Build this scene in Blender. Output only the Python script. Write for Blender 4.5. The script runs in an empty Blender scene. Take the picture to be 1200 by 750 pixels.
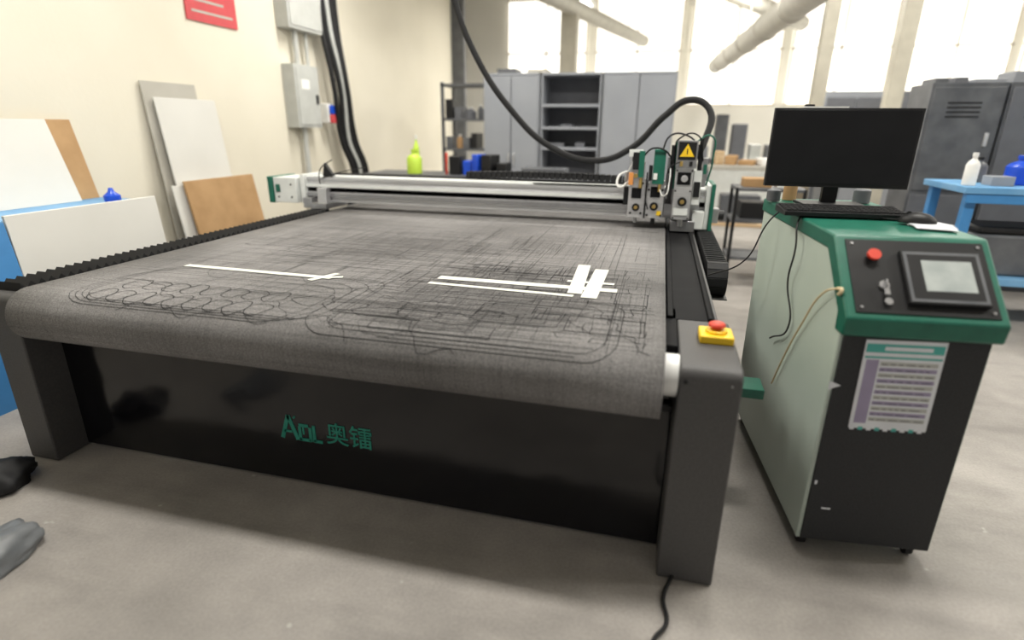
import bpy, bmesh, math, random
from mathutils import Matrix, Vector
random.seed(7)
S=bpy.context.scene
S.view_settings.view_transform='Standard'
COL=S.collection

# ---------------------------------------------------------------- materials
def mat(name,c,rough=.5,metal=0.,c2=None,scale=8.,bump=0.,bscale=60.,emit=0.,coat=0.,stretch=None,detail=4.,lo=.35,hi=.65,rvar=0.,spec=.5):
    m=bpy.data.materials.new(name); m.use_nodes=True
    nt=m.node_tree; N=nt.nodes; L=nt.links; b=N['Principled BSDF']
    b.inputs['Roughness'].default_value=rough; b.inputs['Metallic'].default_value=metal
    b.inputs['Coat Weight'].default_value=coat; b.inputs['Specular IOR Level'].default_value=spec
    tc=N.new('ShaderNodeTexCoord'); mp=N.new('ShaderNodeMapping')
    L.new(tc.outputs['Object'],mp.inputs['Vector'])
    if stretch: mp.inputs['Scale'].default_value=stretch
    no=N.new('ShaderNodeTexNoise'); no.inputs['Scale'].default_value=scale; no.inputs['Detail'].default_value=detail
    L.new(mp.outputs[0],no.inputs['Vector'])
    r=N.new('ShaderNodeValToRGB'); r.color_ramp.elements[0].position=lo; r.color_ramp.elements[1].position=hi
    if c2 is None: c2=tuple(min(1,x*1.12+.002) for x in c)
    r.color_ramp.elements[0].color=(*c,1); r.color_ramp.elements[1].color=(*c2,1)
    L.new(no.outputs['Fac'],r.inputs['Fac']); L.new(r.outputs['Color'],b.inputs['Base Color'])
    if emit:
        L.new(r.outputs['Color'],b.inputs['Emission Color']); b.inputs['Emission Strength'].default_value=emit
    if rvar:
        mr=N.new('ShaderNodeMapRange'); mr.inputs['To Min'].default_value=max(0,rough-rvar); mr.inputs['To Max'].default_value=min(1,rough+rvar)
        L.new(no.outputs['Fac'],mr.inputs['Value']); L.new(mr.outputs[0],b.inputs['Roughness'])
    if bump:
        n2=N.new('ShaderNodeTexNoise'); n2.inputs['Scale'].default_value=bscale; L.new(mp.outputs[0],n2.inputs['Vector'])
        bp=N.new('ShaderNodeBump'); bp.inputs['Strength'].default_value=bump; bp.inputs['Distance'].default_value=.01
        L.new(n2.outputs['Fac'],bp.inputs['Height']); L.new(bp.outputs['Normal'],b.inputs['Normal'])
    return m

M_wall=mat('cream_wall',(.73,.685,.57),.8,c2=(.79,.745,.63),scale=.7,bump=.1,bscale=30)
M_wall2=mat('white_wall',(.80,.78,.71),.8,scale=.6)
M_ceil=mat('ceiling_paint',(.76,.75,.70),.9)
M_legs=mat('graphite_powdercoat',(.062,.060,.060),.5,c2=(.077,.075,.075),scale=120,bump=.15,bscale=400)
M_panel=mat('black_panel',(.0035,.0035,.0045),.13,c2=(.007,.007,.009),scale=2.2,rvar=.08,spec=.5,bump=.9,bscale=2.6)
M_blk=mat('black_plastic',(.010,.010,.011),.45,spec=.35)
M_blkm=mat('matte_black',(.005,.005,.006),.7,c2=(.008,.008,.009),spec=.15)
M_blkr=mat('black_rubber',(.011,.011,.012),.6,spec=.3)
M_alu=mat('brushed_aluminium',(.60,.60,.61),.38,.75,c2=(.70,.70,.71),scale=30,stretch=(.2,6,6))
M_alu2=mat('machined_steel',(.38,.38,.39),.35,.85,scale=40)
M_wht=mat('white_powdercoat',(.70,.72,.70),.4)
M_grn=mat('green_paint',(.008,.115,.075),.42,c2=(.011,.135,.088),scale=20)
M_pale=mat('pale_mint_paint',(.50,.58,.51),.42,c2=(.55,.63,.56),scale=2)
M_char=mat('charcoal_texture',(.016,.017,.019),.6,c2=(.036,.037,.040),scale=260,bump=.2,bscale=500,spec=.35)
M_yel=mat('safety_yellow',(.85,.55,.02),.4)
M_red=mat('stop_red',(.60,.05,.025),.4)
M_org=mat('orange_paint',(.75,.30,.08),.5)
M_tape=mat('masking_tape',(.74,.745,.67),.6,c2=(.64,.65,.58),scale=14)
M_mark=mat('cut_mark',(.034,.034,.035),.9,spec=.1)
M_mark2=mat('faint_cut_mark',(.085,.083,.082),.9,spec=.1)
M_brass=mat('brass',(.6,.42,.15),.35,.9)
M_card=mat('brown_cardboard',(.40,.24,.11),.85,c2=(.47,.29,.14),scale=6)
M_board=mat('white_foamboard',(.66,.65,.61),.7,c2=(.70,.69,.65),scale=2)
M_board2=mat('grey_millboard',(.44,.42,.37),.8,c2=(.48,.46,.41),scale=3)
M_gcab=mat('grey_cabinet_paint',(.27,.285,.315),.5,c2=(.30,.315,.345),scale=2)
M_gcab2=mat('dark_grey_steel',(.08,.085,.095),.5,c2=(.13,.135,.145),scale=5)
M_gdark=mat('dark_cabinet_grey',(.12,.125,.14),.6)  # darker grey for cabinet backs, locker doors and boxes
M_blue=mat('blue_paint',(.05,.22,.50),.45)
M_blue2=mat('light_blue_top',(.12,.32,.58),.5,c2=(.20,.42,.66),scale=3)
M_cob=mat('cobalt_plastic',(.01,.07,.55),.3)
M_lime=mat('lime_plastic',(.48,.68,.06),.4)
M_plw=mat('white_plastic',(.8,.8,.78),.4)
M_wood=mat('light_wood',(.52,.36,.20),.6,c2=(.60,.43,.26),scale=5,stretch=(1,12,12))
M_gplas=mat('grey_electrical',(.46,.47,.45),.5)
M_signr=mat('sign_red',(.55,.06,.07),.5)
M_paper=mat('paper',(.72,.74,.78),.7)
M_lil=mat('lilac_print',(.33,.29,.42),.7)
M_teal=mat('teal_print',(.08,.40,.36),.7)
M_txt=mat('ink',(.05,.05,.06),.7)
M_logo=mat('logo_green',(.01,.22,.16),.5)
M_scr=mat('monitor_glass',(.006,.006,.007),.3,spec=.3)
M_lcd=mat('touch_lcd',(.30,.33,.32),.3,c2=(.40,.43,.41),scale=12,emit=.2)
M_cbl=mat('cream_cable',(.62,.50,.30),.5)
M_bag=mat('grey_plastic_bag',(.13,.14,.15),.4,c2=(.20,.21,.22),scale=9,bump=.3,bscale=14)
M_duct=mat('galvanised_duct',(.58,.56,.50),.5,.1)
M_post=mat('beige_post_paint',(.50,.47,.39),.6)
M_mull=mat('window_bar_paint',(.76,.72,.64),.6)
M_win=mat('frosted_window',(1,.955,.85),.5,c2=(1,.98,.92),scale=.7,emit=1.6)
M_lamp=mat('lamp_tube',(1,.97,.9),.5,emit=6.)
M_tan=mat('tan_clutter',(.45,.30,.16),.7,c2=(.6,.45,.28),scale=15)

def setup(m):
    nt=m.node_tree;N=nt.nodes;L=nt.links;b=N['Principled BSDF']
    tc=[n for n in N if n.type=='TEX_COORD'][0]
    def noise(sc,st,detail=3):
        mp=N.new('ShaderNodeMapping');mp.inputs['Scale'].default_value=st;L.new(tc.outputs['Object'],mp.inputs['Vector'])
        n=N.new('ShaderNodeTexNoise');n.inputs['Scale'].default_value=sc;n.inputs['Detail'].default_value=detail
        L.new(mp.outputs[0],n.inputs['Vector']);return n
    def ramp(n,p0,v0,p1,v1):
        r=N.new('ShaderNodeValToRGB');r.color_ramp.elements[0].position=p0;r.color_ramp.elements[1].position=p1
        r.color_ramp.elements[0].color=(v0,v0,v0,1);r.color_ramp.elements[1].color=(v1,v1,v1,1)
        L.new(n.outputs['Fac'],r.inputs['Fac']);return r
    def mul(a,bb):
        q=N.new('ShaderNodeMix');q.data_type='RGBA';q.blend_type='MULTIPLY';q.inputs['Factor'].default_value=1
        L.new(a,q.inputs[6]);L.new(bb,q.inputs[7]);return q.outputs[2]
    return N,L,b,noise,ramp,mul
M_felt=mat('grey_felt',(.10,.097,.095),.95,spec=.15)
N,L,b,noise,ramp,mul=setup(M_felt)
base=N.new('ShaderNodeRGB');base.outputs[0].default_value=(.222,.215,.212,1)
o=mul(base.outputs[0],ramp(noise(220,(1,1,1),2),.35,.66,.65,1.22).outputs[0])
o=mul(o,ramp(noise(1.1,(1,1,1),4),.35,.72,.65,1.18).outputs[0])
o=mul(o,ramp(noise(20,(.05,6,.6),3),.38,.86,.5,1.02).outputs[0])
o=mul(o,ramp(noise(20,(6,.05,.05),3),.38,.90,.5,1.02).outputs[0])
o=mul(o,ramp(noise(5,(.05,8,.1),2),.36,.90,.44,1.0).outputs[0])
L.new(o,b.inputs['Base Color'])
M_floor=mat('concrete_floor',(.24,.22,.20),.55)
N,L,b,noise,ramp,mul=setup(M_floor)
base=N.new('ShaderNodeRGB');base.outputs[0].default_value=(.375,.348,.322,1)
o=mul(base.outputs[0],ramp(noise(.8,(1,1,1),5),.3,.72,.7,1.15).outputs[0])
o=mul(o,ramp(noise(6,(1,1,1),6),.3,.88,.7,1.08).outputs[0])
o=mul(o,ramp(noise(90,(1,1,1),3),.3,.9,.7,1.08).outputs[0])
o=mul(o,ramp(noise(1.4,(.5,3,1),5),.36,.85,.46,1.0).outputs[0])
sp=ramp(noise(11,(1,1,1),2),.74,0,.77,.55)
mx=N.new('ShaderNodeMix');mx.data_type='RGBA';L.new(sp.outputs[0],mx.inputs['Factor']);L.new(o,mx.inputs[6]);mx.inputs[7].default_value=(.55,.53,.50,1)
L.new(mx.outputs[2],b.inputs['Base Color'])
rr=ramp(noise(2,(1,1,1),4),.3,.40,.7,.62);L.new(rr.outputs[0],b.inputs['Roughness'])

# ---------------------------------------------------------------- builders
class MB:
    def __init__(s): s.bm=bmesh.new(); s.mats=[]
    def mi(s,m):
        if m not in s.mats: s.mats.append(m)
        return s.mats.index(m)
    def poly(s,vs,fs,m,M=None):
        i=s.mi(m); bv=[s.bm.verts.new((M@Vector(v)) if M else v) for v in vs]
        for f in fs:
            try: fc=s.bm.faces.new([bv[k] for k in f]); fc.material_index=i
            except ValueError: pass
        return s
    def box(s,lo,hi,m,M=None):
        x0,y0,z0=lo;x1,y1,z1=hi
        return s.poly([(x0,y0,z0),(x1,y0,z0),(x1,y1,z0),(x0,y1,z0),(x0,y0,z1),(x1,y0,z1),(x1,y1,z1),(x0,y1,z1)],
            [(0,3,2,1),(4,5,6,7),(0,1,5,4),(1,2,6,5),(2,3,7,6),(3,0,4,7)],m,M)
    def cyl(s,p0,p1,r,m,seg=24,r2=None,M=None):
        p0=Vector(p0);p1=Vector(p1);d=(p1-p0).normalized();q=d.to_track_quat('Z','Y');r2=r if r2 is None else r2
        v=[]
        for (p,rr) in ((p0,r),(p1,r2)):
            for k in range(seg):
                a=2*math.pi*k/seg; v.append(tuple(p+q@Vector((rr*math.cos(a),rr*math.sin(a),0))))
        f=[(k,(k+1)%seg,seg+(k+1)%seg,seg+k) for k in range(seg)]
        f+=[tuple(reversed(range(seg))),tuple(range(seg,2*seg))]
        return s.poly(v,f,m,M)
    def prism(s,pts,a0,a1,m,axis='x',M=None):
        n=len(pts)
        if axis=='x': v=[(a,p[0],p[1]) for a in(a0,a1) for p in pts]
        elif axis=='y': v=[(p[0],a,p[1]) for a in(a0,a1) for p in pts]
        else: v=[(p[0],p[1],a) for a in(a0,a1) for p in pts]
        f=[(k,(k+1)%n,n+(k+1)%n,n+k) for k in range(n)]+[tuple(reversed(range(n))),tuple(range(n,2*n))]
        return s.poly(v,f,m,M)
    def lathe(s,prof,c,m,seg=20):
        v=[];n=len(prof)
        for r,z in prof:
            for k in range(seg):
                a=2*math.pi*k/seg; v.append((c[0]+r*math.cos(a),c[1]+r*math.sin(a),c[2]+z))
        f=[(j*seg+k,j*seg+(k+1)%seg,(j+1)*seg+(k+1)%seg,(j+1)*seg+k) for j in range(n-1) for k in range(seg)]
        f+=[tuple(reversed(range(seg))),tuple(range((n-1)*seg,n*seg))]
        return s.poly(v,f,m)
    def done(s,name,parent=None,bevel=0.,seg=2,loc=None,rot=None,smooth=True):
        bmesh.ops.recalc_face_normals(s.bm,faces=s.bm.faces)
        me=bpy.data.meshes.new(name); s.bm.to_mesh(me); s.bm.free()
        for m in s.mats: me.materials.append(m)
        if smooth:
            for p in me.polygons: p.use_smooth=True
            me.set_sharp_from_angle(angle=math.radians(35))
        ob=bpy.data.objects.new(name,me); COL.objects.link(ob)
        if parent: ob.parent=parent
        if loc: ob.location=loc
        if rot: ob.rotation_euler=rot
        if bevel:
            bv=ob.modifiers.new('bevel','BEVEL'); bv.width=bevel; bv.segments=seg; bv.limit_method='ANGLE'; bv.angle_limit=math.radians(40)
        return ob
def empty(name,loc=(0,0,0),rz=0):
    e=bpy.data.objects.new(name,None); e.empty_display_size=.1; COL.objects.link(e); e.location=loc; e.rotation_euler=(0,0,rz); return e
def tube(name,pts,r,m,parent=None):
    cu=bpy.data.curves.new(name,'CURVE'); cu.dimensions='3D'; cu.bevel_depth=r; cu.bevel_resolution=3; cu.resolution_u=10; cu.use_fill_caps=True
    sp=cu.splines.new('BEZIER'); sp.bezier_points.add(len(pts)-1)
    for p,q in zip(sp.bezier_points,pts): p.co=q; p.handle_left_type=p.handle_right_type='AUTO'
    cu.materials.append(m)
    ob=bpy.data.objects.new(name,cu); COL.objects.link(ob)
    if parent: ob.parent=parent
    return ob

# ---------------------------------------------------------------- room
MB().box((-11,-4,-.1),(9,13.2,0),M_floor).done('floor',smooth=False)
MB().box((-4.55,-4,0),(-4.35,9.4,4.6),M_wall).done('wall_left')
MB().box((-11,13,0),(9,13.2,4.6),M_wall2).done('wall_back')
MB().box((9,-4,0),(9.2,13.2,4.6),M_wall2).done('wall_right')
MB().box((-11,-4,4.6),(9.2,13.2,4.7),M_ceil).done('ceiling')
w=MB()
for i in range(6):
    x=-4.2+i*2.15
    w.box((x,12.95,2.0),(x+1.95,12.99,4.3),M_win)
    for k in range(3): w.box((x+k*.96,12.92,1.98),(x+k*.96+.04,12.96,4.32),M_mull)
    for k in range(3): w.box((x-.02,12.92,1.98+k*1.15),(x+1.97,12.96,2.02+k*1.15),M_mull)
w.done('window_1')
w=MB()
for i in range(4):
    y=3+i*2.4
    w.box((8.96,y,1.9),(8.99,y+2,4.3),M_win)
    for k in range(4): w.box((8.92,y+k*.64,1.88),(8.96,y+k*.64+.04,4.32),M_mull)
w.done('window_2')
w=MB()
for y in (6.5,9,11.5): w.box((-10.9,y,4.25),(8.9,y+.18,4.58),M_duct)
for x in (-3,0,3,6): w.box((x,6.0,4.05),(x+.12,12.9,4.25),M_duct)
w.done('ceiling_beams')
for i,(x,y,r) in enumerate(((1.45,6.3,.075),(2.26,6.3,.085),(-1.9,8.2,.13),(4.5,7,.12))):
    c=MB(); c.box((x-r,y-r,0),(x+r,y+r,4.6),M_post); c.box((x-r-.03,y-r-.03,0),(x+r+.03,y+r+.03,.12),M_duct)
    c.done('support_column',bevel=.01)
e=empty('ventilation_duct')
d=MB(); d.cyl((1.02,4.0,2.74),(.63,12.0,2.74),.15,M_duct,32)
for k in range(6):
    t=k/6+.05; x=1.02-.39*t; y=4+8*t
    d.cyl((x,y,2.74),(x-.002,y+.04,2.74),.165,M_duct,32); d.box((x-.01,y,2.86),(x+.01,y+.02,4.6),M_duct)
d.done('duct_run',e)
e=empty('ventilation_duct')
d=MB(); d.cyl((-2.6,5,3.25),(-.9,12.0,3.25),.12,M_duct,32); d.cyl((-1.2,6.5,3.7),(2.2,12.0,3.5),.14,M_duct,32)
for k in range(5):
    t=k/5+.05; x=-2.6+1.7*t; y=5+7*t
    d.box((x-.01,y,3.3),(x+.01,y+.02,4.6),M_duct)
d.done('duct_run',e)
def lamp(x,y,z,sx,sy,p,name='ceiling_light'):
    e=empty(name,(x,y,z))
    f=MB(); f.box((-sx/2-.05,-sy/2-.03,0),(sx/2+.05,sy/2+.03,.07),M_wht); f.box((-sx/2,-sy/2,-.012),(sx/2,sy/2,0),M_lamp)
    f.cyl((0,0,.07),(0,0,4.6-z),.01,M_gplas); f.done('fixture',e)
    l=bpy.data.lights.new('tube_light','AREA'); l.shape='RECTANGLE'; l.size=sx; l.size_y=sy; l.energy=p; l.color=(1,.965,.89)
    o=bpy.data.objects.new('tube_light',l); COL.objects.link(o); o.parent=e; o.location=(0,0,-.03)
for (x,y) in ((-2.6,0.6),(.6,.6),(-2.6,4.2),(.9,4.4),(4.6,1.0),(4.6,5.0)): lamp(x,y,4.1,1.5,.3,92)
for (x,y) in ((-2.0,9.6),(1.2,8.6),(4.5,9.6)): lamp(x,y,3.7,.25,2.2,110)
W=bpy.data.worlds.new('world'); S.world=W; W.use_nodes=True
W.node_tree.nodes['Background'].inputs[0].default_value=(1,.97,.92,1); W.node_tree.nodes['Background'].inputs[1].default_value=.37

# ---------------------------------------------------------------- cutting machine
CM=empty('flatbed_cutting_machine')
def leg(x0,x1):
    w=MB()
    pf=[(0,.004),(.47,.004),(.47,.8),(.035,.8)]+[(.035-.035*math.sin(a),.765+.035*math.cos(a)) for a in (math.radians(k) for k in (20,40,60,75,90))]
    w.prism(pf,x0,x1,M_legs,'x')
    w.done('leg_housing',CM,bevel=.007,seg=3)
    g=MB()
    for (x,y) in ((x0+.05,.08),(x1-.05,.38),(x0+.05,.38)): g.cyl((x,y,0),(x,y,.02),.022,M_alu2)
    g.done('levelling_feet',CM)
leg(-.185,0); leg(-3.03,-2.87)
g=MB()
g.cyl((-.165,-.004,.755),(-.165,.01,.755),.007,M_blk,12); g.cyl((-.03,-.003,.755),(-.03,.01,.755),.003,M_alu2,12)
g.cyl((-2.99,-.003,.74),(-2.99,.01,.74),.007,M_blk,12)
g.done('leg_screws',CM)
cy,cz,R=.062,.711,.113
prof=[(3.5,.822),(3.0,.823),(2.0,.823),(1.0,.823),(.3,.824),(.15,.824)]
for k in range(0,29):
    a=math.radians(90+k*6.5); prof.append((cy+R*math.cos(a),cz+R*math.sin(a)))
prof+=[(.14,.597),(.5,.63)]
w=MB(); nx=10; xs=[-2.85+2.62*i/nx for i in range(nx+1)]
v=[(x,p[0],p[1]) for p in prof for x in xs]; f=[]
for j in range(len(prof)-1):
    for i in range(nx): f.append((j*(nx+1)+i,j*(nx+1)+i+1,(j+1)*(nx+1)+i+1,(j+1)*(nx+1)+i))
w.poly(v,f,M_felt); fb=w.done('felt_conveyor_belt',CM)
so=fb.modifiers.new('th','SOLIDIFY'); so.thickness=.006; so.offset=-1
g=MB()
g.cyl((-2.865,cy,cz),(-.235,cy,cz),.104,M_blk,48)
g.cyl((-2.869,cy,cz+.01),(-2.852,cy,cz+.01),.075,M_plw,40)
g.cyl((-.236,cy+.01,cz+.03),(-.186,cy+.01,cz+.03),.068,M_plw,48)
g.done('front_roller',CM)
g=MB(); g.box((-2.86,.3,.66),(-.24,3.45,.812),M_blkm); g.done('vacuum_bed',CM)
# cut marks drawn on the belt, following it round the roller
g=MB()
def onb(x,s,off=.0016):
    if s>=cy: return (x,s,.824+off)
    a=math.pi/2+(cy-s)/R
    return (x,cy+(R+off)*math.cos(a),cz+(R+off)*math.sin(a))
def rib(p,q,wd=.0028,m=M_mark,off=.0016):
    p=Vector(p);q=Vector(q);d=q-p
    if d.length<1e-5:return
    n=Vector((-d.y,d.x)).normalized()*wd/2
    k=1 if min(p.y,q.y)>=cy or abs(d.y)<.006 else max(1,int(abs(d.y)/.012)+1)
    for i in range(k):
        a=p+d*(i/k); c=p+d*((i+1)/k)
        g.poly([onb(*(a+n),off),onb(*(c+n),off),onb(*(c-n),off),onb(*(a-n),off)],[(0,1,2,3)],m)
def path(pts,wd,m=M_mark,closed=False):
    n=len(pts)
    for k in range(n if closed else n-1): rib(pts[k],pts[(k+1)%n],wd,m)
def ring(cx,c_y,rx,ry,wob=.1,wd=.003,m=M_mark):
    n=24;ph=random.random()*6
    path([(cx+rx*math.cos(2*math.pi*k/n)*(1+wob*math.sin(3*2*math.pi*k/n+ph)),c_y+ry*math.sin(2*math.pi*k/n)*(1+wob*math.cos(2*2*math.pi*k/n+ph))) for k in range(n)],wd,m,True)
def rrect(x0,y0,x1,y1,wd=.0028,sk=0,m=M_mark,rad=None):
    if rad is None: P=[(x0,y0),(x1,y0),(x1+sk,y1),(x0+sk,y1)]
    else:
        P=[]
        for (cx,c_,a0) in((x1-rad,y0+rad,-90),(x1-rad,y1-rad,0),(x0+rad,y1-rad,90),(x0+rad,y0+rad,180)):
            for k in range(6):
                a=math.radians(a0+18*k); P.append((cx+rad*math.cos(a),c_+rad*math.sin(a)))
    path(P,wd,m,True)
def wave(x0,y0,ln,amp,wl,wd,m,ang=0.):
    ph=random.random()*6; n=max(8,int(ln/.025)); ca,sa=math.cos(ang),math.sin(ang); pts=[]
    for k in range(n+1):
        u=ln*k/n; v_=amp*(math.sin(u/wl*6.28+ph)+.4*math.sin(u/wl*14+ph))
        x=x0+u*ca-v_*sa; y=y0+u*sa+v_*ca
        if x>-.27 or x<-2.82 or y<-.06: break
        pts.append((x,y))
    if len(pts)>1: path(pts,wd,m)
for i in range(9): ring(-2.46+i*.092,.075,.047,.062,.10,.0036)
for i in range(8): ring(-2.44+i*.098,.225,.050,.062,.10,.0032)
for i in range(5): ring(-1.58+i*.15,.16+.08*random.random(),.085,.06,.25,.003)
for i in range(14): ring(random.uniform(-2.4,-.6),random.uniform(.0,1.3),random.uniform(.04,.16),random.uniform(.03,.12),.2,.002,M_mark2)
for k in range(4): rrect(-2.62+.02*k,-.01+.012*k,-1.55+.05*k,.42+.05*k,.0024,rad=.13)
rrect(-2.35,.40,-.95,1.05,.0022,rad=.2,m=M_mark2); rrect(-1.5,-.03,-.38,.5,.0026,rad=.1); rrect(-1.42,.0,-.42,.62,.002,rad=.08)
for i in range(20): wave(random.uniform(-2.7,-1.2),random.uniform(.0,1.5),random.uniform(.3,1.2),random.uniform(.01,.05),random.uniform(.15,.5),random.choice((.002,.0028)),random.choice((M_mark,M_mark2)),random.uniform(-.5,.6))
for i in range(12): wave(random.uniform(-1.4,-.5),random.uniform(.0,.6),random.uniform(.2,.7),random.uniform(.01,.04),random.uniform(.1,.3),.0025,M_mark,random.uniform(-1.2,1.2))
for i in range(110):
    x=random.uniform(-1.45,-.42);y=random.uniform(.0,1.0);w_=random.uniform(.05,.5);h_=random.uniform(.02,.2)
    if x+w_>-.3: w_=-.3-x
    rrect(x,y,x+w_,y+h_,random.choice((.0015,.002,.003)),random.uniform(-.01,.01),random.choice((M_mark,M_mark,M_mark2)))
for i in range(80):
    x=random.uniform(-2.6,-1.0);y=random.uniform(.5,1.7);w_=random.uniform(.1,.6);h_=random.uniform(.03,.25)
    rrect(x,y,x+w_,y+h_,.0018,random.uniform(-.01,.01),random.choice((M_mark,M_mark2,M_mark2)))
for i in range(85):
    y=random.uniform(-.02,2.4); x=random.uniform(-2.8,-.8); rib((x,y),(min(-.27,x+random.uniform(.4,1.8)),y+random.uniform(-.01,.01)),.0022,M_mark2)
for i in range(60):
    x=random.uniform(-2.8,-.28); y=random.uniform(-.03,1.4); rib((x,y),(x+random.uniform(-.01,.01),y+random.uniform(.3,1.2)),.0022,M_mark2)
for i in range(26):
    y=-.02+.022*i+random.uniform(-.005,.005); rib((-1.4+random.uniform(0,.3),y),(-.45-random.uniform(0,.2),y+.002),.0022)
g.done('knife_cut_marks',CM,smooth=False)
g=MB()
def tp(p,q,wd,o=.0026): rib(p,q,wd,M_tape,o)
tp((-2.51,.565),(-1.70,.548),.040)
tp((-1.775,.485),(-1.715,.625),.034,.0032); tp((-1.76,.535),(-1.66,.575),.03,.0036)
tp((-1.24,.70),(-.43,.70),.052); tp((-1.25,.60),(-.60,.575),.03)
tp((-.625,1.13),(-.60,.61),.062,.0032); tp((-.53,1.06),(-.535,.56),.066,.0032)
tp((-.66,.80),(-.45,.80),.03,.0036)
g.done('masking_tape_strips',CM,smooth=False)
g=MB()
g.box((-2.87,.15,.015),(-.186,.165,.585),M_panel)
g.box((-2.87,.142,.57),(-.186,.2,.594),M_blk)
g.done('front_panel',CM,bevel=.003)
g=MB(); g.box((-2.86,.42,.08),(-.2,3.4,.14),M_blkm); g.box((-2.86,3.3,.1),(-.2,3.4,.66),M_blkm)
for yy in (1.2,2.2,3.2):
    g.box((-3.0,yy,0),(-2.9,yy+.1,.7),M_legs); g.box((-.17,yy,0),(-.07,yy+.1,.7),M_legs)
g.done('frame',CM)
lx,lz,yy=-1.755,.222,.1485
g=MB()
def st(p,q,wd=.014):
    p=Vector(p);q=Vector(q);d=(q-p).normalized();n=Vector((-d.y,d.x))*wd/2
    c=[p+n,q+n,q-n,p-n]; g.prism([(lx+v.x,lz+v.y) for v in c],yy-.001,yy+.003,M_logo,'y')
st((.0,0),(.038,.11),.018); st((.038,.11),(.075,0),.018); st((.012,.035),(.05,.035),.01); st((.062,.10),(.072,.11),.008)
st((.088,.0),(.088,.066)); st((.085,.072),(.13,.072)); st((.137,.066),(.137,0)); st((.085,.005),(.138,.005)); st((.105,.03),(.105,.066),.008)
st((.155,0),(.155,.078)); st((.152,.005),(.192,.005))
g.done('logo_letters',CM,smooth=False)
tx=bpy.data.curves.new('logo_characters','FONT'); tx.body='奥镭'; tx.size=.108; tx.extrude=.001; tx.offset=.0006; tx.materials.append(M_logo)
to=bpy.data.objects.new('logo_characters',tx); COL.objects.link(to); to.parent=CM; to.location=(-1.545,.148,.237); to.rotation_euler=(math.pi/2,0,0)
g=MB()
g.box((-.228,.47,.62),(-.045,3.5,.80),M_blkm); g.box((-.228,.18,.66),(-.187,.6,.80),M_blkm)
g.box((-.222,.47,.80),(-.20,3.5,.812),M_blkm); g.box((-.072,.47,.80),(-.055,3.5,.812),M_blkm)
g.box((-.047,.47,.62),(-.035,3.5,.80),M_legs)
g.done('rail_beam_right',CM,bevel=.003)
g=MB()
g.box((-.03,1.35,.64),(-.022,3.5,.70),M_blk); g.box((-.03,1.35,.634),(.10,3.5,.642),M_legs)
y=1.42
while y<3.4:
    g.box((-.015,y,.755),(-.003,y+.034,.815),M_blkr); g.box((.078,y,.755),(.09,y+.034,.815),M_blkr)
    g.box((-.012,y+.004,.806),(.088,y+.018,.818),M_blkr)
    if y>1.5:
        g.box((-.015,y,.645),(-.003,y+.034,.70),M_blkr); g.box((.078,y,.645),(.09,y+.034,.70),M_blkr)
        g.box((-.012,y+.004,.69),(.088,y+.022,.70),M_blkr)
    y+=.055
for k in range(7):
    a=math.radians(90+k*30); cx_,cz_=1.43,.73
    Mx=Matrix.Translation((0,cx_+.075*math.cos(a),cz_+.075*math.sin(a)))@Matrix.Rotation(a,4,'X')
    g.box((-.015,-.014,-.022),(.09,.014,.022),M_blkr,Mx)
g.box((.0,1.45,.785),(.03,3.4,.802),M_grn); g.box((.035,1.45,.78),(.05,3.4,.80),M_gplas); g.box((.055,1.45,.785),(.075,3.4,.802),M_grn)
g.done('cable_chain',CM,bevel=.002)
g=MB()
g.box((-3.03,.47,.62),(-2.87,3.5,.79),M_legs)
pf=[]; y=.06
while y<2.45: pf+=[(y,.838),(y+.022,.812)]; y+=.044
pf+=[(y,.79),(.06,.79)]
g.prism(pf,-3.02,-2.88,M_blkr,'x')
g.done('bellows_cover_left',CM,smooth=False)
# gantry
g=MB()
X0,X1=-3.10,.02
pf=[(2.50,.885),(2.70,.885),(2.70,1.08),(2.50,1.08),(2.50,1.06),(2.512,1.055),(2.512,1.035),(2.50,1.03),(2.50,1.0),(2.515,.995),(2.515,.965),(2.50,.96),(2.50,.925),(2.51,.92),(2.51,.905),(2.50,.90)]
g.prism(pf,X0,X1,M_alu,'x')
g.box((X0,2.486,1.004),(X1,2.50,1.026),M_wht); g.box((X0,2.486,.93),(X1,2.50,.955),M_alu2)
g.box((X0+.05,2.52,1.08),(X1,2.66,1.088),M_wht); g.box((-1.2,2.5,1.088),(-.5,2.52,1.093),M_blk)
g.box((X0,2.515,.966),(X1,2.517,.994),M_blkm)
g.done('gantry_beam',CM)
g=MB()
g.box((-3.14,2.46,.87),(-3.10,2.74,1.1),M_wht)
g.box((-3.36,2.42,.875),(-3.15,2.72,1.075),M_wht); g.box((-3.41,2.41,.87),(-3.36,2.73,1.08),M_grn)
for (x,z) in ((-3.32,.92),(-3.20,.92),(-3.20,1.02)): g.cyl((x,2.415,z),(x,2.43,z),.008,M_blk,12)
g.box((-3.34,2.412,.96),(-3.30,2.42,1.02),M_grn)
g.box((-3.02,2.40,.835),(-2.88,2.74,.885),M_alu2)
g.box((-3.10,2.42,.84),(-3.02,2.50,.92),M_alu2); g.box((-2.97,2.43,.86),(-2.89,2.5,1.0),M_alu)
g.done('gantry_carriage_left',CM,bevel=.004)
g=MB()
g.box((-.20,2.36,.812),(-.04,2.76,.885),M_alu2)
g.box((.02,2.44,.82),(.05,2.76,1.12),M_wht); g.box((.05,2.42,.81),(.075,2.78,1.13),M_grn)
g.box((.075,2.5,.86),(.12,2.6,.96),M_alu2); g.cyl((.12,2.55,.91),(.16,2.55,.91),.035,M_blk)
g.box((-.06,2.38,.83),(.015,2.45,.95),M_wht)
g.done('gantry_carriage_right',CM,bevel=.004)
g=MB()
g.box((-.50,2.44,.89),(-.02,2.486,1.09),M_alu2)
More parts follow.
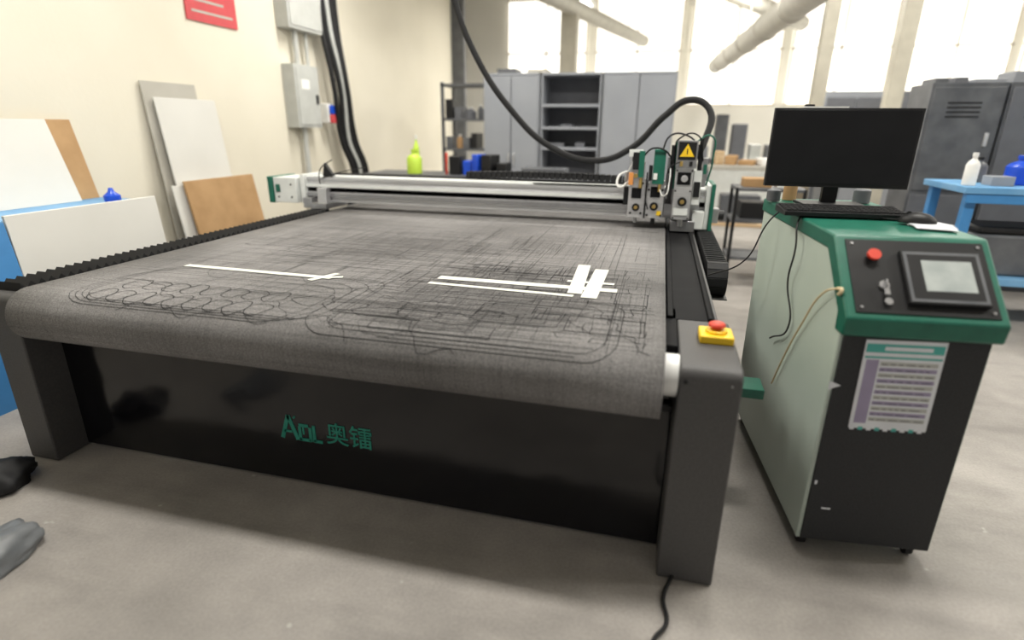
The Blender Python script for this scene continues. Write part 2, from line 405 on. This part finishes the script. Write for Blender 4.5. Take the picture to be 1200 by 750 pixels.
def screws(xs,zs,y,r=.008,m=M_blk):
    for x in xs:
        for z in zs: g.cyl((x,y-.005,z),(x,y+.004,z),r,m,12)
# module 1
g.box((-.495,2.33,.90),(-.385,2.44,1.16),M_alu); g.box((-.485,2.31,1.16),(-.40,2.42,1.27),M_alu2)
g.box((-.48,2.30,1.22),(-.44,2.33,1.33),M_blk); g.box((-.44,2.30,1.17),(-.405,2.33,1.34),M_grn)
g.cyl((-.46,2.36,1.27),(-.46,2.36,1.33),.028,M_blk); g.cyl((-.42,2.32,1.10),(-.42,2.32,1.2),.012,M_brass)
g.box((-.475,2.322,1.03),(-.41,2.33,1.10),M_blkm); screws((-.475,-.405),(.93,1.13),2.33)
g.cyl((-.44,2.315,.97),(-.44,2.33,.97),.026,M_blk); g.cyl((-.44,2.31,.97),(-.44,2.316,.97),.012,M_brass)
g.cyl((-.44,2.36,.90),(-.44,2.36,.86),.012,M_alu2)
g.box((-.50,2.30,1.12),(-.47,2.33,1.20),M_org); g.cyl((-.455,2.295,1.18),(-.455,2.31,1.18),.014,M_brass); g.box((-.51,2.34,1.30),(-.42,2.40,1.345),M_wht)
g.box((-.53,2.36,.98),(-.497,2.43,1.10),M_blk); g.cyl((-.515,2.35,1.12),(-.515,2.35,1.2),.01,M_alu2)
# module 2
g.box((-.375,2.33,.90),(-.26,2.44,1.13),M_alu); g.box((-.345,2.30,1.13),(-.27,2.42,1.35),M_grn)
g.box((-.36,2.31,1.12),(-.25,2.42,1.15),M_alu2); g.box((-.35,2.322,1.04),(-.285,2.33,1.11),M_blkm)
g.cyl((-.32,2.315,.98),(-.32,2.33,.98),.028,M_blk); g.cyl((-.32,2.31,.98),(-.32,2.316,.98),.013,M_brass)
screws((-.362,-.272),(.92,1.09),2.33); g.cyl((-.32,2.36,.90),(-.32,2.36,.855),.014,M_blk)
g.box((-.30,2.325,.92),(-.27,2.33,.95),M_yel); g.box((-.34,2.292,1.16),(-.315,2.30,1.20),M_plw); g.cyl((-.295,2.31,1.08),(-.295,2.31,1.13),.01,M_brass,12)
g.box((-.385,2.31,.90),(-.377,2.40,1.20),M_blkm); g.cyl((-.36,2.32,1.15),(-.36,2.32,1.25),.012,M_blk,16)
g.box((-.255,2.36,.92),(-.20,2.44,1.30),M_alu2); g.cyl((-.225,2.34,1.0),(-.225,2.34,1.38),.014,M_blkr)
g.cyl((-.205,2.35,1.1),(-.205,2.35,1.40),.009,M_grn,12)
for z in (1.0,1.1,1.2): g.box((-.25,2.33,z),(-.21,2.36,z+.03),M_blk)
# module 3 tall
g.box((-.20,2.32,.90),(-.085,2.44,1.24),M_alu); g.box((-.205,2.30,1.24),(-.075,2.43,1.41),M_alu2)
g.box((-.195,2.295,1.29),(-.085,2.30,1.40),M_blk)
g.poly([(-.185,2.293,1.31),(-.095,2.293,1.31),(-.14,2.293,1.39)],[(0,1,2)],M_yel)
g.box((-.143,2.291,1.325),(-.137,2.2925,1.36),M_blk)
g.box((-.185,2.312,1.13),(-.10,2.32,1.21),M_blkm); g.cyl((-.14,2.305,1.17),(-.14,2.312,1.17),.022,M_alu)
g.cyl((-.14,2.30,1.02),(-.14,2.32,1.02),.03,M_blk); g.cyl((-.14,2.295,1.02),(-.14,2.30,1.02),.014,M_brass)
g.box((-.19,2.312,.93),(-.10,2.32,.975),M_wht); screws((-.19,-.095),(.91,1.09,1.22),2.32,.006)
g.cyl((-.14,2.36,.90),(-.14,2.36,.85),.02,M_alu2); g.cyl((-.17,2.29,1.25),(-.17,2.29,1.28),.01,M_brass,12); g.cyl((-.11,2.29,1.25),(-.11,2.29,1.28),.01,M_blk,12)
g.box((-.08,2.34,1.0),(-.03,2.44,1.22),M_wht); g.box((-.075,2.33,1.05),(-.035,2.34,1.15),M_blk)
g.cyl((-.05,2.38,1.22),(-.05,2.38,1.42),.014,M_blkr); g.box((-.03,2.36,1.12),(.0,2.42,1.3),M_alu2); g.box((-.025,2.35,1.2),(-.005,2.36,1.26),M_grn)
g.done('tool_head',CM,bevel=.003)
for i,(p) in enumerate(([(-.46,2.36,1.3),(-.50,2.38,1.22),(-.53,2.42,1.15),(-.50,2.44,1.08)],[(-.42,2.32,1.3),(-.35,2.28,1.36),(-.25,2.30,1.32),(-.22,2.34,1.2)],[(-.30,2.36,1.33),(-.25,2.34,1.44),(-.15,2.36,1.44),(-.05,2.38,1.36)],[(-.09,2.36,1.4),(-.0,2.36,1.44),(.03,2.40,1.3),(.01,2.44,1.12)],
    [(-.50,2.35,1.14),(-.56,2.34,1.10),(-.57,2.38,1.17),(-.52,2.40,1.2)],[(-.36,2.32,1.24),(-.37,2.29,1.14),(-.38,2.29,1.04),(-.36,2.33,.96)],[(-.22,2.34,1.36),(-.2,2.28,1.42),(-.1,2.29,1.45),(-.03,2.38,1.28)],[(-.17,2.29,1.28),(-.24,2.27,1.24),(-.24,2.29,1.1),(-.21,2.33,1.0)],[(-.295,2.31,1.1),(-.26,2.27,1.06),(-.235,2.29,1.15),(-.235,2.34,1.25)])):
    tube('air_hose',p,(.006,.006,.006,.006,.008,.004,.005,.004,.004)[i],(M_plw,M_blkr,M_blk,M_grn,M_plw,M_blk,M_blkr,M_blk,M_plw)[i],CM)
tube('supply_hose',[(-1.95,2.75,4.6),(-1.93,2.72,3.2),(-1.90,2.7,2.6),(-1.87,2.7,2.40),(-1.715,2.7,2.007),(-1.418,2.7,1.594),(-1.117,2.7,1.343),(-.759,2.7,1.25),(-.506,2.7,1.353),(-.298,2.7,1.57),(-.148,2.7,1.67),(-.02,2.66,1.62),(-.03,2.5,1.40),(-.08,2.42,1.3)],.023,M_blkr,CM)
g=MB(); x=-1.78
while x<-.52:
    u=(x+1.78)/1.26; z=1.098+.012*math.sin(u*math.pi)
    g.box((x,2.67,z),(x+.034,2.68,z+.045),M_blkr); g.box((x,2.75,z),(x+.034,2.76,z+.045),M_blkr); g.box((x+.004,2.67,z+.036),(x+.026,2.76,z+.047),M_blkr); x+=.042
g.box((-3.0,2.66,1.07),(-.5,2.78,1.095),M_blkm)
g.done('gantry_cable_chain',CM,bevel=.002)
tube('sensor_wire',[(-2.98,2.5,1.0),(-2.93,2.45,1.15),(-2.85,2.5,1.22)],.004,M_blk,CM)
tube('sensor_wire_2',[(-2.98,2.5,1.06),(-2.8,2.5,1.12),(-2.55,2.5,1.17)],.003,M_blk,CM)
g=MB(); g.prism([(-2.96,1.08),(-2.86,1.08),(-2.94,1.19)],2.52,2.56,M_blk,'y'); g.done('cable_bracket',CM)
g=MB()
g.box((-.118,.225,.80),(-.008,.335,.828),M_yel)
g.cyl((-.063,.28,.828),(-.063,.28,.838),.036,M_yel,32); g.cyl((-.063,.28,.838),(-.063,.28,.85),.018,M_red)
g.lathe([(.026,0),(.029,.005),(.028,.012),(.020,.016),(.0,.017)],(-.063,.28,.846),M_red,28)
g.done('emergency_stop',CM,bevel=.01,seg=3)
g=MB(); g.box((-.036,.50,.49),(.17,.62,.53),M_grn); g.box((-.036,.50,.53),(.0,.62,.56),M_grn); g.done('side_bracket',CM,bevel=.003)

# ---------------------------------------------------------------- control cabinet
CC=empty('control_cabinet',(.31,.27,0),math.radians(5.5))
g=MB()
body=[(0,.06),(1.05,.06),(1.07,1.12),(.19,1.12),(0,.90)]
g.prism(body,0,.45,M_pale,'x')
g.done('body_shell',CC,bevel=.006)
g=MB()
g.box((.012,-.008,.065),(.442,0,.872),M_char); g.done('front_door',CC,bevel=.003)
g=MB()
hood=[(-.035,.868),(-.042,.93),(.175,1.155),(1.07,1.17),(1.075,1.11),(.21,1.10),(.035,.93),(.03,.868)]
g.prism(hood,-.008,.458,M_grn,'x'); g.done('green_hood',CC,bevel=.008,seg=3)
a=math.atan2(.225,.217)
SM=Matrix(((1,0,0,0),(0,math.cos(a),-math.sin(a),-.042),(0,math.sin(a),math.cos(a),.93),(0,0,0,1)))
g=MB()
g.box((.022,.022,0),(.432,.292,.004),M_blk,SM)
for u in(.04,.415):
    for s_ in(.04,.275): g.cyl((u,s_,.004),(u,s_,.007),.005,M_alu2,12,M=SM)
g.box((.175,.055,.004),(.405,.245,.020),M_blk,SM); g.box((.18,.06,.020),(.40,.24,.022),M_gcab2,SM); g.box((.19,.07,.022),(.39,.23,.0225),M_blk,SM)
g.box((.228,.098,.0215),(.372,.208,.0235),M_lcd,SM)
g.cyl((.095,.225,.004),(.095,.225,.016),.012,M_blk,20,M=SM); g.cyl((.095,.225,.016),(.095,.225,.026),.020,M_red,24,M=SM)
g.cyl((.115,.12,.004),(.115,.12,.012),.015,M_alu2,24,M=SM); g.box((.113,.108,.012),(.117,.13,.03),M_alu2,SM); g.box((.107,.08,.018),(.122,.105,.022),M_alu2,SM); g.cyl((.118,.06,.012),(.118,.06,.015),.012,M_alu2,16,M=SM)
g.done('operator_panel',CC,bevel=.0015)
g=MB()
for (u,v) in((.04,.06),(.41,.06),(.04,.98),(.41,.98)):
    g.cyl((u-.012,v,.026),(u+.012,v,.026),.026,M_blk,20); g.box((u-.02,v-.02,.045),(u+.02,v+.02,.062),M_alu2)
    g.box((u-.018,v-.01,.02),(u-.013,v+.01,.05),M_alu2); g.box((u+.013,v-.01,.02),(u+.018,v+.01,.05),M_alu2)
g.done('casters',CC)
g=MB(); PM=Matrix.Translation((.085,-.010,.535))@Matrix.Rotation(math.radians(-1),4,'Y')
def pb(x0,z0,x1,z1,m,o=0): g.box((x0,-.0012-o,z0),(x1,0,z1),m,PM)
pb(0,0,.238,.318,M_paper); pb(.005,.275,.233,.305,M_teal,.0004); pb(.06,.283,.20,.296,M_paper,.0008); pb(.005,.255,.233,.262,M_teal,.0004)
pb(.012,.02,.05,.25,M_lil,.0004)
for k in range(11):
    z=.03+k*.02; pb(.055,z,.225,z+.014,M_lil if k%2 else M_gplas,.0004)
    x=.06
    while x<.2:
        w_=random.uniform(.01,.04); pb(x,z+.004,min(x+w_,.22),z+.0065,M_txt,.0008); x+=w_+.008
for k in range(9): pb(.004+k*.026,-.006,.018+k*.026,.006,M_teal if k%2 else M_paper,.0008)
g.done('notice_sheet',CC,smooth=False)
g=MB(); g.prism([(-.002,.70),(.035,.685),(.012,.675),(.0,.665)],-.0095,-.008,M_paper,'y'); g.box((.06,-.010,.20),(.09,-.008,.206),M_paper)
g.box((.02,-.0095,.30),(.028,-.008,.315),M_paper); g.done('door_sticker',CC)
tube('signal_cable',[(-.012,.05,1.0),(-.02,.12,.97),(-.014,.3,.78),(-.013,.42,.6),(-.013,.5,.45)],.0035,M_cbl,CC)
tube('usb_plug',[(-.012,.05,1.0),(-.012,.02,1.0),(-.015,.03,.985)],.006,M_cbl,CC)
tube('power_cable',[(.02,.55,1.172),(-.02,.5,1.15),(-.03,.45,1.05),(-.02,.5,.9),(-.013,.42,.75),(-.02,.6,.62)],.0035,M_blk,CC)
tube('network_cable',[(.02,.8,1.172),(-.05,.78,1.1),(-.12,.8,.92),(-.25,.95,.80)],.0035,M_blk,CC)
MO=empty('computer_monitor',(.43,1.10,1.172),math.radians(1.5))
g=MB()
g.box((-.28,-.012,.078),(.28,.018,.398),M_blk); g.box((-.273,-.0135,.092),(.273,-.0115,.391),M_scr)
g.box((-.16,.018,.13),(.16,.045,.33),M_blk); g.box((-.03,.03,.005),(.03,.06,.2),M_blk)
g.prism([(-.12,-.09),(.12,-.09),(.13,.09),(-.13,.09)],.0,.012,M_blk,'z')
g.done('screen_and_stand',MO,bevel=.004)
g=MB(); g.box((-.17,-.008,.398),(-.0,.016,.404),M_plw); g.box((-.165,-.005,.404),(-.13,.012,.412),M_blk); g.done('cable_clip_strip',MO)
KB=empty('computer_keyboard',(.40,.84,1.1685),math.radians(4))
g=MB(); g.prism([(-.075,.0),(.075,0),(.075,.028),(-.075,.016)],-.22,.22,M_blk,'x'); 
for r_ in range(5):
    y=-.062+r_*.026; z=.0165+r_*.0021
    for k in range(20):
        if r_==0 and 4<=k<=8: continue
        x=-.212+k*.0213; g.box((x,y,z),(x+.018,y+.021,z+.007),M_blkr)
    if r_==0: g.box((-.126,y,z),(-.022,y+.021,z+.007),M_blkr)
g.done('key_tray',KB,bevel=.001,seg=1)
MS=empty('computer_mouse',(.62,.70,1.166),math.radians(70))
bm=bmesh.new(); bmesh.ops.create_uvsphere(bm,u_segments=28,v_segments=16,radius=1)
for v in bm.verts:
    v.co.x*=.035*(1-.12*v.co.y); v.co.y*=.06; v.co.z=max(v.co.z,-.05)*.038
me=bpy.data.meshes.new('shell'); bm.to_mesh(me); bm.free(); me.materials.append(M_blk)
for p in me.polygons:p.use_smooth=True
ob=bpy.data.objects.new('shell',me); COL.objects.link(ob); ob.parent=MS; ob.location=(0,0,.003)
g=MB(); g.cyl((-.004,.03,.034),(.004,.03,.034),.009,M_blkr,16); g.done('scroll_wheel',MS)
tube('mouse_cord',[(0,.055,.01),(.03,.10,.006),(.12,.12,.006)],.002,M_blk,MS)
g=MB()
for k in range(4):
    Mx=Matrix.Translation((.66,.63+.02*k,1.1645+.0015*k))@Matrix.Rotation(.2*k-.2,4,'Z'); g.box((-.07,-.05,0),(.05,.05,.001),M_paper,Mx)
g.done('paper_notes')
g=MB()
for (x,y,h_,r_,m) in((.22,1.22,.05,.03,M_gcab2),(.30,1.28,.07,.03,M_card),(.60,1.27,.06,.035,M_gcab2)):
    g.lathe([(r_,0),(r_,h_*.9),(r_*.8,h_)],(x,y,1.172),m,20)
g.done('desk_supplies')

# ---------------------------------------------------------------- left wall side
def slab(name,y0,y1,h,xb,xt,m,th=.012):
    g=MB(); g.prism([(xb,0.0),(xb+th,0.0),(xt+th,h),(xt,h)],y0,y1,m,'y'); return g.done(name,bevel=.002)
slab('leaning_board',2.24,2.80,1.80,-4.20,-4.335,M_board2)
slab('leaning_board',2.30,2.96,1.68,-4.12,-4.29,M_board)
slab('leaning_board',2.34,2.98,1.02,-4.04,-4.19,M_board)
slab('cardboard_sheet',2.25,3.08,1.03,-3.93,-4.10,M_card,.02)
slab('white_backing_sheet',2.16,2.5,1.0,-4.0,-4.13,M_board)
g=MB(); g.box((-4.348,2.86,2.33),(-4.335,3.48,2.68),M_signr)
for k in range(3): g.box((-4.336,2.92,2.40+k*.09),(-4.333,3.42-.1*(k%2),2.42+k*.09),M_board2)
g.done('wall_sign')
e=empty('electrical_panel')
g=MB(); g.box((-4.349,4.10,1.45),(-4.20,4.55,2.1),M_gplas); g.box((-4.2,4.13,1.48),(-4.19,4.52,2.07),M_gplas); g.box((-4.19,4.46,1.7),(-4.17,4.49,1.8),M_blk)
g.box((-4.349,4.1,2.45),(-4.2,4.75,2.95),M_gplas); g.box((-4.2,4.13,2.48),(-4.19,4.72,2.92),M_gplas)
g.cyl((-4.28,4.3,0),(-4.28,4.3,2.45),.03,M_gplas); g.cyl((-4.28,4.5,2.1),(-4.28,4.5,2.45),.02,M_gplas)
g.box((-4.19,4.2,1.85),(-4.186,4.35,1.95),M_plw)
g.done('boxes',e,bevel=.006)
e=empty('hanging_cables')
for k in range(5):
    x=-4.22+.02*k; y=4.78+.05*k
    tube('cable',[(x,y,4.4),(x,y-.03,2.6),(x+.08,y+.05*math.sin(k),1.9),(x+.05,y+.12,1.3),(x+.1,y+.25,.9),(x,y+.2,.35)],.03,M_blkr if k!=2 else M_gplas,e)
g=MB(); g.box((-4.349,4.7,1.50),(-4.2,4.86,1.72),M_plw); g.box((-4.2,4.72,1.50),(-4.17,4.84,1.6),M_signr); g.box((-4.2,4.72,1.6),(-4.17,4.84,1.7),M_cob); g.box((-4.345,4.75,4.36),(-4.1,5.05,4.42),M_gplas); g.done('socket',e,bevel=.01)
BN=empty('blue_workbench')
g=MB(); g.box((-4.32,-.4,.93),(-3.74,1.62,.97),M_blue2)
for (x,y) in((-4.28,-.36),(-3.82,-.36),(-4.28,1.55),(-3.82,1.55)): g.box((x,y,0),(x+.05,y+.05,.93),M_blue)
g.box((-4.3,-.36,.25),(-3.8,1.6,.28),M_blue); g.done('bench_frame',BN,bevel=.005)
def onbench(name,x0,x1,y0,y1,z,h,m,th=.012):
    g=MB(); g.prism([(x0,z),(x0+th,z),(x1+th,z+h),(x1,z+h)],y0,y1,m,'y'); return g.done(name,BN,bevel=.002)
onbench('white_board',-4.16,-4.32,.3,1.42,.97,.53,M_board)
onbench('plywood_offcut',-4.22,-4.335,1.3,1.60,.97,.53,M_card)
g=MB(); g.prism([(-3.66,0),(-3.64,0),(-3.715,1.0),(-3.735,1.0)],.62,1.60,M_board,'y'); g.done('white_panel_sheet',bevel=.003)
g=MB(); g.prism([(-3.60,0),(-3.585,0),(-3.70,.97),(-3.715,.97)],.2,.60,M_blue,'y'); g.done('blue_panel_sheet')
g=MB(); g.lathe([(.04,0),(.05,.02),(.05,.05),(.02,.075),(.012,.10)],(-3.86,1.40,.97),M_cob); g.done('blue_bottle',BN)

# ---------------------------------------------------------------- background
def bottle(g,x,y,z,r,h,m,cap=M_plw):
    g.lathe([(r*.9,0),(r,.02*h),(r,.62*h),(r*.8,.72*h),(r*.35,.82*h),(r*.33,.9*h)],(x,y,z),m,16); g.cyl((x,y,z+.88*h),(x,y,z+h),r*.42,cap,12)
SC=empty('storage_cabinet')
y0=5.8
g=MB()
for (a_,b_) in((-2.60,-1.86),(-1.84,-1.09),(-1.07,-.2)):
    g.box((a_,y0,.08),(a_+.02,y0+.5,2.12),M_gcab);g.box((b_-.02,y0,.08),(b_,y0+.5,2.12),M_gcab)
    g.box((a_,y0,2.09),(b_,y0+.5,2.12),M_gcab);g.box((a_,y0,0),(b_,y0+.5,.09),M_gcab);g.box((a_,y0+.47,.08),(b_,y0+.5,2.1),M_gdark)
for (a_,b_) in((-2.58,-2.235),(-2.225,-1.88),(-1.05,-.64),(-.63,-.22)): g.box((a_,y0-.015,.1),(b_,y0+.005,2.085),M_gcab)
for x in(-2.26,-2.19,-.67,-.60): g.box((x,y0-.04,1.0),(x+.015,y0-.015,1.15),M_alu)
for z in(.5,.85,1.2,1.45,1.72): g.box((-1.83,y0+.01,z),(-1.10,y0+.47,z+.035),M_gcab)
g.done('cabinet_body',SC,bevel=.004)
g=MB()
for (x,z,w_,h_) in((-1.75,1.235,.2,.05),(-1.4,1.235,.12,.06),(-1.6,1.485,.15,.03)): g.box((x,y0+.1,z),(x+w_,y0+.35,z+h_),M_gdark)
g.done('shelf_contents',SC,bevel=.005)
g=MB()
for (x,h_,m) in ((-2.45,.06,M_gcab2),(-2.05,.05,M_board2)): g.box((x,y0+.1,2.12),(x+.25,y0+.4,2.12+h_),m)
g.done('cabinet_top_boxes',SC,bevel=.004)
RK=empty('metal_shelf_rack')
g=MB()
for (x,y) in((-3.35,6.2),(-2.72,6.2),(-3.35,6.65),(-2.72,6.65)): g.box((x,y,0),(x+.04,y+.04,2.05),M_gcab2)
for z in(.2,.7,1.15,1.55,2.0): g.box((-3.35,6.2,z),(-2.68,6.69,z+.03),M_gcab2)
g.done('rack_frame',RK)
g=MB()
for z in(.23,.73,1.18,1.58):
    x=-3.3
    while x<-2.85:
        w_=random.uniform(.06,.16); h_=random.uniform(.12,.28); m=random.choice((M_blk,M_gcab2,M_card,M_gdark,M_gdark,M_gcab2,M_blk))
        if random.random()<.5: g.box((x,6.25,z),(x+w_,6.55,z+h_),m)
        else: bottle(g,x+w_/2,6.35,z,w_/2,h_,m)
        x+=w_+.03
g.done('rack_contents',RK)
g=MB(); g.box((-4.35,9.4,0),(-4.1,9.5,4.6),M_gcab2); g.done('trim_1')
RB=empty('supply_bench')
g=MB(); g.box((-3.6,4.35,.92),(-.9,4.95,.96),M_gcab2)
for x in(-3.55,-2.2,-1.0):
    for y in(4.4,4.85): g.box((x,y,0),(x+.05,y+.05,.92),M_gcab2)
g.done('bench_frame',RB)
g=MB(); x=-2.62
while x<-1.95:
    w_=random.uniform(.07,.14);h_=random.uniform(.12,.26);m=random.choice((M_blk,M_gcab2,M_blkm,M_blk,M_cob))
    Mx=Matrix.Translation((x+w_/2,4.6,.96))@Matrix.Rotation(random.uniform(-.3,.3),4,'Z'); g.box((-w_/2,-.1,0),(w_/2,.1,h_),m,Mx); x+=w_+.03
g.box((-1.8,4.6,.96),(-1.3,4.85,1.05),M_gcab2); g.box((-2.66,4.5,.96),(-2.63,4.53,1.2),M_red)
g.done('tool_cases',RB,bevel=.012)
g=MB(); bottle(g,-3.03,4.5,.96,.085,.27,M_lime,M_lime); bottle(g,-3.08,4.68,.96,.035,.42,M_lime,M_plw); g.done('spray_bottles',RB)
WB=empty('wooden_workbench')
g=MB(); g.box((.15,5.6,1.02),(1.75,6.1,1.07),M_board2)
for x in(.2,1.64):
    for y in(5.62,6.02): g.box((x,y,0),(x+.06,y+.06,1.02),M_gcab2)
g.box((.2,5.65,.35),(1.7,6.05,.39),M_wood); g.box((.45,5.7,.39),(.9,6.0,.72),M_gcab2); g.box((1.0,5.7,.39),(1.4,6.0,.62),M_card)
g.done('bench_frame',WB,bevel=.005)
g=MB(); x=.2
while x<1.6:
    w_=random.uniform(.08,.22);h_=random.uniform(.05,.17);m=random.choice((M_tan,M_org,M_card,M_plw,M_tan,M_org,M_gcab2))
    Mx=Matrix.Translation((x+w_/2,5.85,1.07))@Matrix.Rotation(random.uniform(-.4,.4),4,'Z'); g.box((-w_/2,-.1,0),(w_/2,.1,h_),m,Mx); x+=w_+.03
g.done('tools_and_offcuts',WB,bevel=.01)
UC=empty('utility_cart')
g=MB()
for z in(.25,.62,.92): g.box((.42,4.2,z),(1.05,4.65,z+.03),M_gcab2)
for (x,y) in((.42,4.2),(1.02,4.2),(.42,4.62),(1.02,4.62)): g.box((x,y,.08),(x+.03,y+.03,.95),M_blk); g.cyl((x,y+.015,.04),(x+.03,y+.015,.04),.04,M_blk,16)
g.box((.5,4.3,.95),(.75,4.55,1.03),M_card); g.box((.8,4.3,.95),(.98,4.5,1.0),M_plw); g.box((.5,4.3,.65),(.9,4.6,.8),M_blk)
g.done('cart_frame',UC,bevel=.004)
EQ=empty('lab_bench')
g=MB(); g.box((-.1,8.2,.95),(4.5,8.9,1.0),M_wht)
for x in(-.05,2.2,4.4): g.box((x,8.25,0),(x+.06,8.85,.95),M_gcab)
g.box((.1,8.3,.1),(1.9,8.8,.9),M_wht); g.box((2.4,8.3,.1),(4.3,8.8,.9),M_gcab)
x=0
while x<4.3:
    w_=random.uniform(.15,.45);h_=random.uniform(.15,.75);g.box((x,8.35,1.0),(x+w_,8.7,1.0+h_),random.choice((M_plw,M_gplas,M_gcab,M_gdark,M_gcab,M_gcab2,M_tan))); x+=w_+.08
g.done('bench_and_equipment',EQ,bevel=.01)
g=MB()
for i in range(3):
    x=2.3+i*1.1; g.box((x,9.6,0),(x+1.0,10.1,2.1),(M_gcab,M_gdark,M_gcab)[i]); g.box((x+.03,9.58,.1),(x+.49,9.6,2.0),M_gdark); g.box((x+.51,9.58,.1),(x+.97,9.6,2.0),M_gdark)
g.done('filing_cabinets',bevel=.01)
LK=empty('steel_locker_bank')
g=MB()
for i in range(4):
    x=2.05+i*.62; mm=M_gcab2
    g.box((x,4.7,0),(x+.6,5.2,1.90),mm); g.box((x+.02,4.685,.06),(x+.58,4.70,.9),M_gdark); g.box((x+.02,4.685,.94),(x+.58,4.70,1.86),M_gdark if i!=0 else M_gcab2)
    for z in(.5,1.35): g.box((x+.5,4.66,z),(x+.53,4.685,z+.12),M_alu)
    for k in range(4): g.box((x+.15,4.68,1.6+k*.04),(x+.42,4.687,1.615+k*.04),M_blk)
g.done('lockers',LK,bevel=.004)
g=MB(); x=2.1
while x<4.2:
    w_=random.uniform(.1,.3);g.box((x,4.8,1.90),(x+w_,5.1,1.90+random.uniform(.03,.1)),random.choice((M_gcab2,M_gdark,M_gcab))); x+=w_+.05
g.done('locker_top_clutter',LK,bevel=.005)
BB=empty('blue_workbench')
g=MB(); g.box((1.93,3.35,1.04),(3.9,4.1,1.09),M_blue2)
for x in(1.97,3.0,3.8):
    for y in(3.4,4.0): g.box((x,y,0),(x+.07,y+.07,1.04),M_blue)
g.box((1.97,3.4,.34),(3.86,4.08,.40),M_blue2); g.box((1.95,3.36,.97),(3.88,3.40,1.04),M_blue)
g.done('bench_frame',BB,bevel=.005)
g=MB(); g.box((2.15,3.5,.40),(2.75,3.95,.72),M_gcab2); g.box((2.17,3.52,.72),(2.73,3.93,.78),M_blk); g.box((2.85,3.5,.4),(3.4,3.95,.8),M_grn)
g.done('storage_bins',BB,bevel=.02)
g=MB(); bottle(g,2.0,3.5,1.09,.045,.24,M_plw); bottle(g,2.42,3.7,1.09,.10,.22,M_cob,M_cob); g.box((2.25,3.75,1.09),(2.95,3.95,1.14),M_paper)
g.box((2.60,3.45,1.09),(2.9,3.65,1.22),M_plw); bottle(g,2.2,3.85,1.09,.06,.2,M_gcab2,M_blk); g.box((2.15,3.5,1.09),(2.3,3.65,1.16),M_gcab); g.done('bench_supplies',BB,bevel=.004)
def blob(name,c,s,m,seed):
    bm=bmesh.new(); bmesh.ops.create_icosphere(bm,subdivisions=4,radius=1)
    from mathutils import noise as nz
    for v in bm.verts:
        d=nz.noise(v.co*1.6+Vector((seed,0,0)))*.3+abs(nz.noise(v.co*3+Vector((0,seed,0))))*.15
        v.co*=1+d; v.co=Vector((v.co.x*s[0],v.co.y*s[1],max(v.co.z,-.5)*s[2]+.5*s[2]))
    me=bpy.data.meshes.new(name); bm.to_mesh(me); bm.free(); me.materials.append(m)
    for p in me.polygons:p.use_smooth=True
    ob=bpy.data.objects.new(name,me); COL.objects.link(ob); ob.location=c; return ob
blob('plastic_bag',(-2.47,-.58,0),(.11,.19,.06),M_bag,3)
blob('black_cloth_bundle',(-2.93,-.20,0),(.11,.12,.07),M_blkr,8)
e=empty('power_cord')
tube('cord',[(-.11,.05,.03),(-.14,-.02,.012),(-.16,-.10,.012),(-.15,-.2,.012),(-.19,-.28,.012),(-.2,-.5,.012)],.007,M_blkr,e)

# ---------------------------------------------------------------- camera
cd=bpy.data.cameras.new('camera'); cam=bpy.data.objects.new('camera',cd); COL.objects.link(cam)
cd.sensor_width=36; cd.sensor_fit='HORIZONTAL'; cd.lens=654/1200*36
Rv=Vector((.9682,.2502,.0096)).normalized(); Fv=Vector((-.2333,.9154,-.3280)).normalized(); Uv=Rv.cross(Fv).normalized(); Rv=Fv.cross(Uv)
cam.matrix_world=Matrix((( Rv.x,Uv.x,-Fv.x,-.2975),(Rv.y,Uv.y,-Fv.y,-1.631),(Rv.z,Uv.z,-Fv.z,1.4859),(0,0,0,1)))
cd.dof.use_dof=True; cd.dof.focus_distance=2.7; cd.dof.aperture_fstop=.75
S.camera=cam
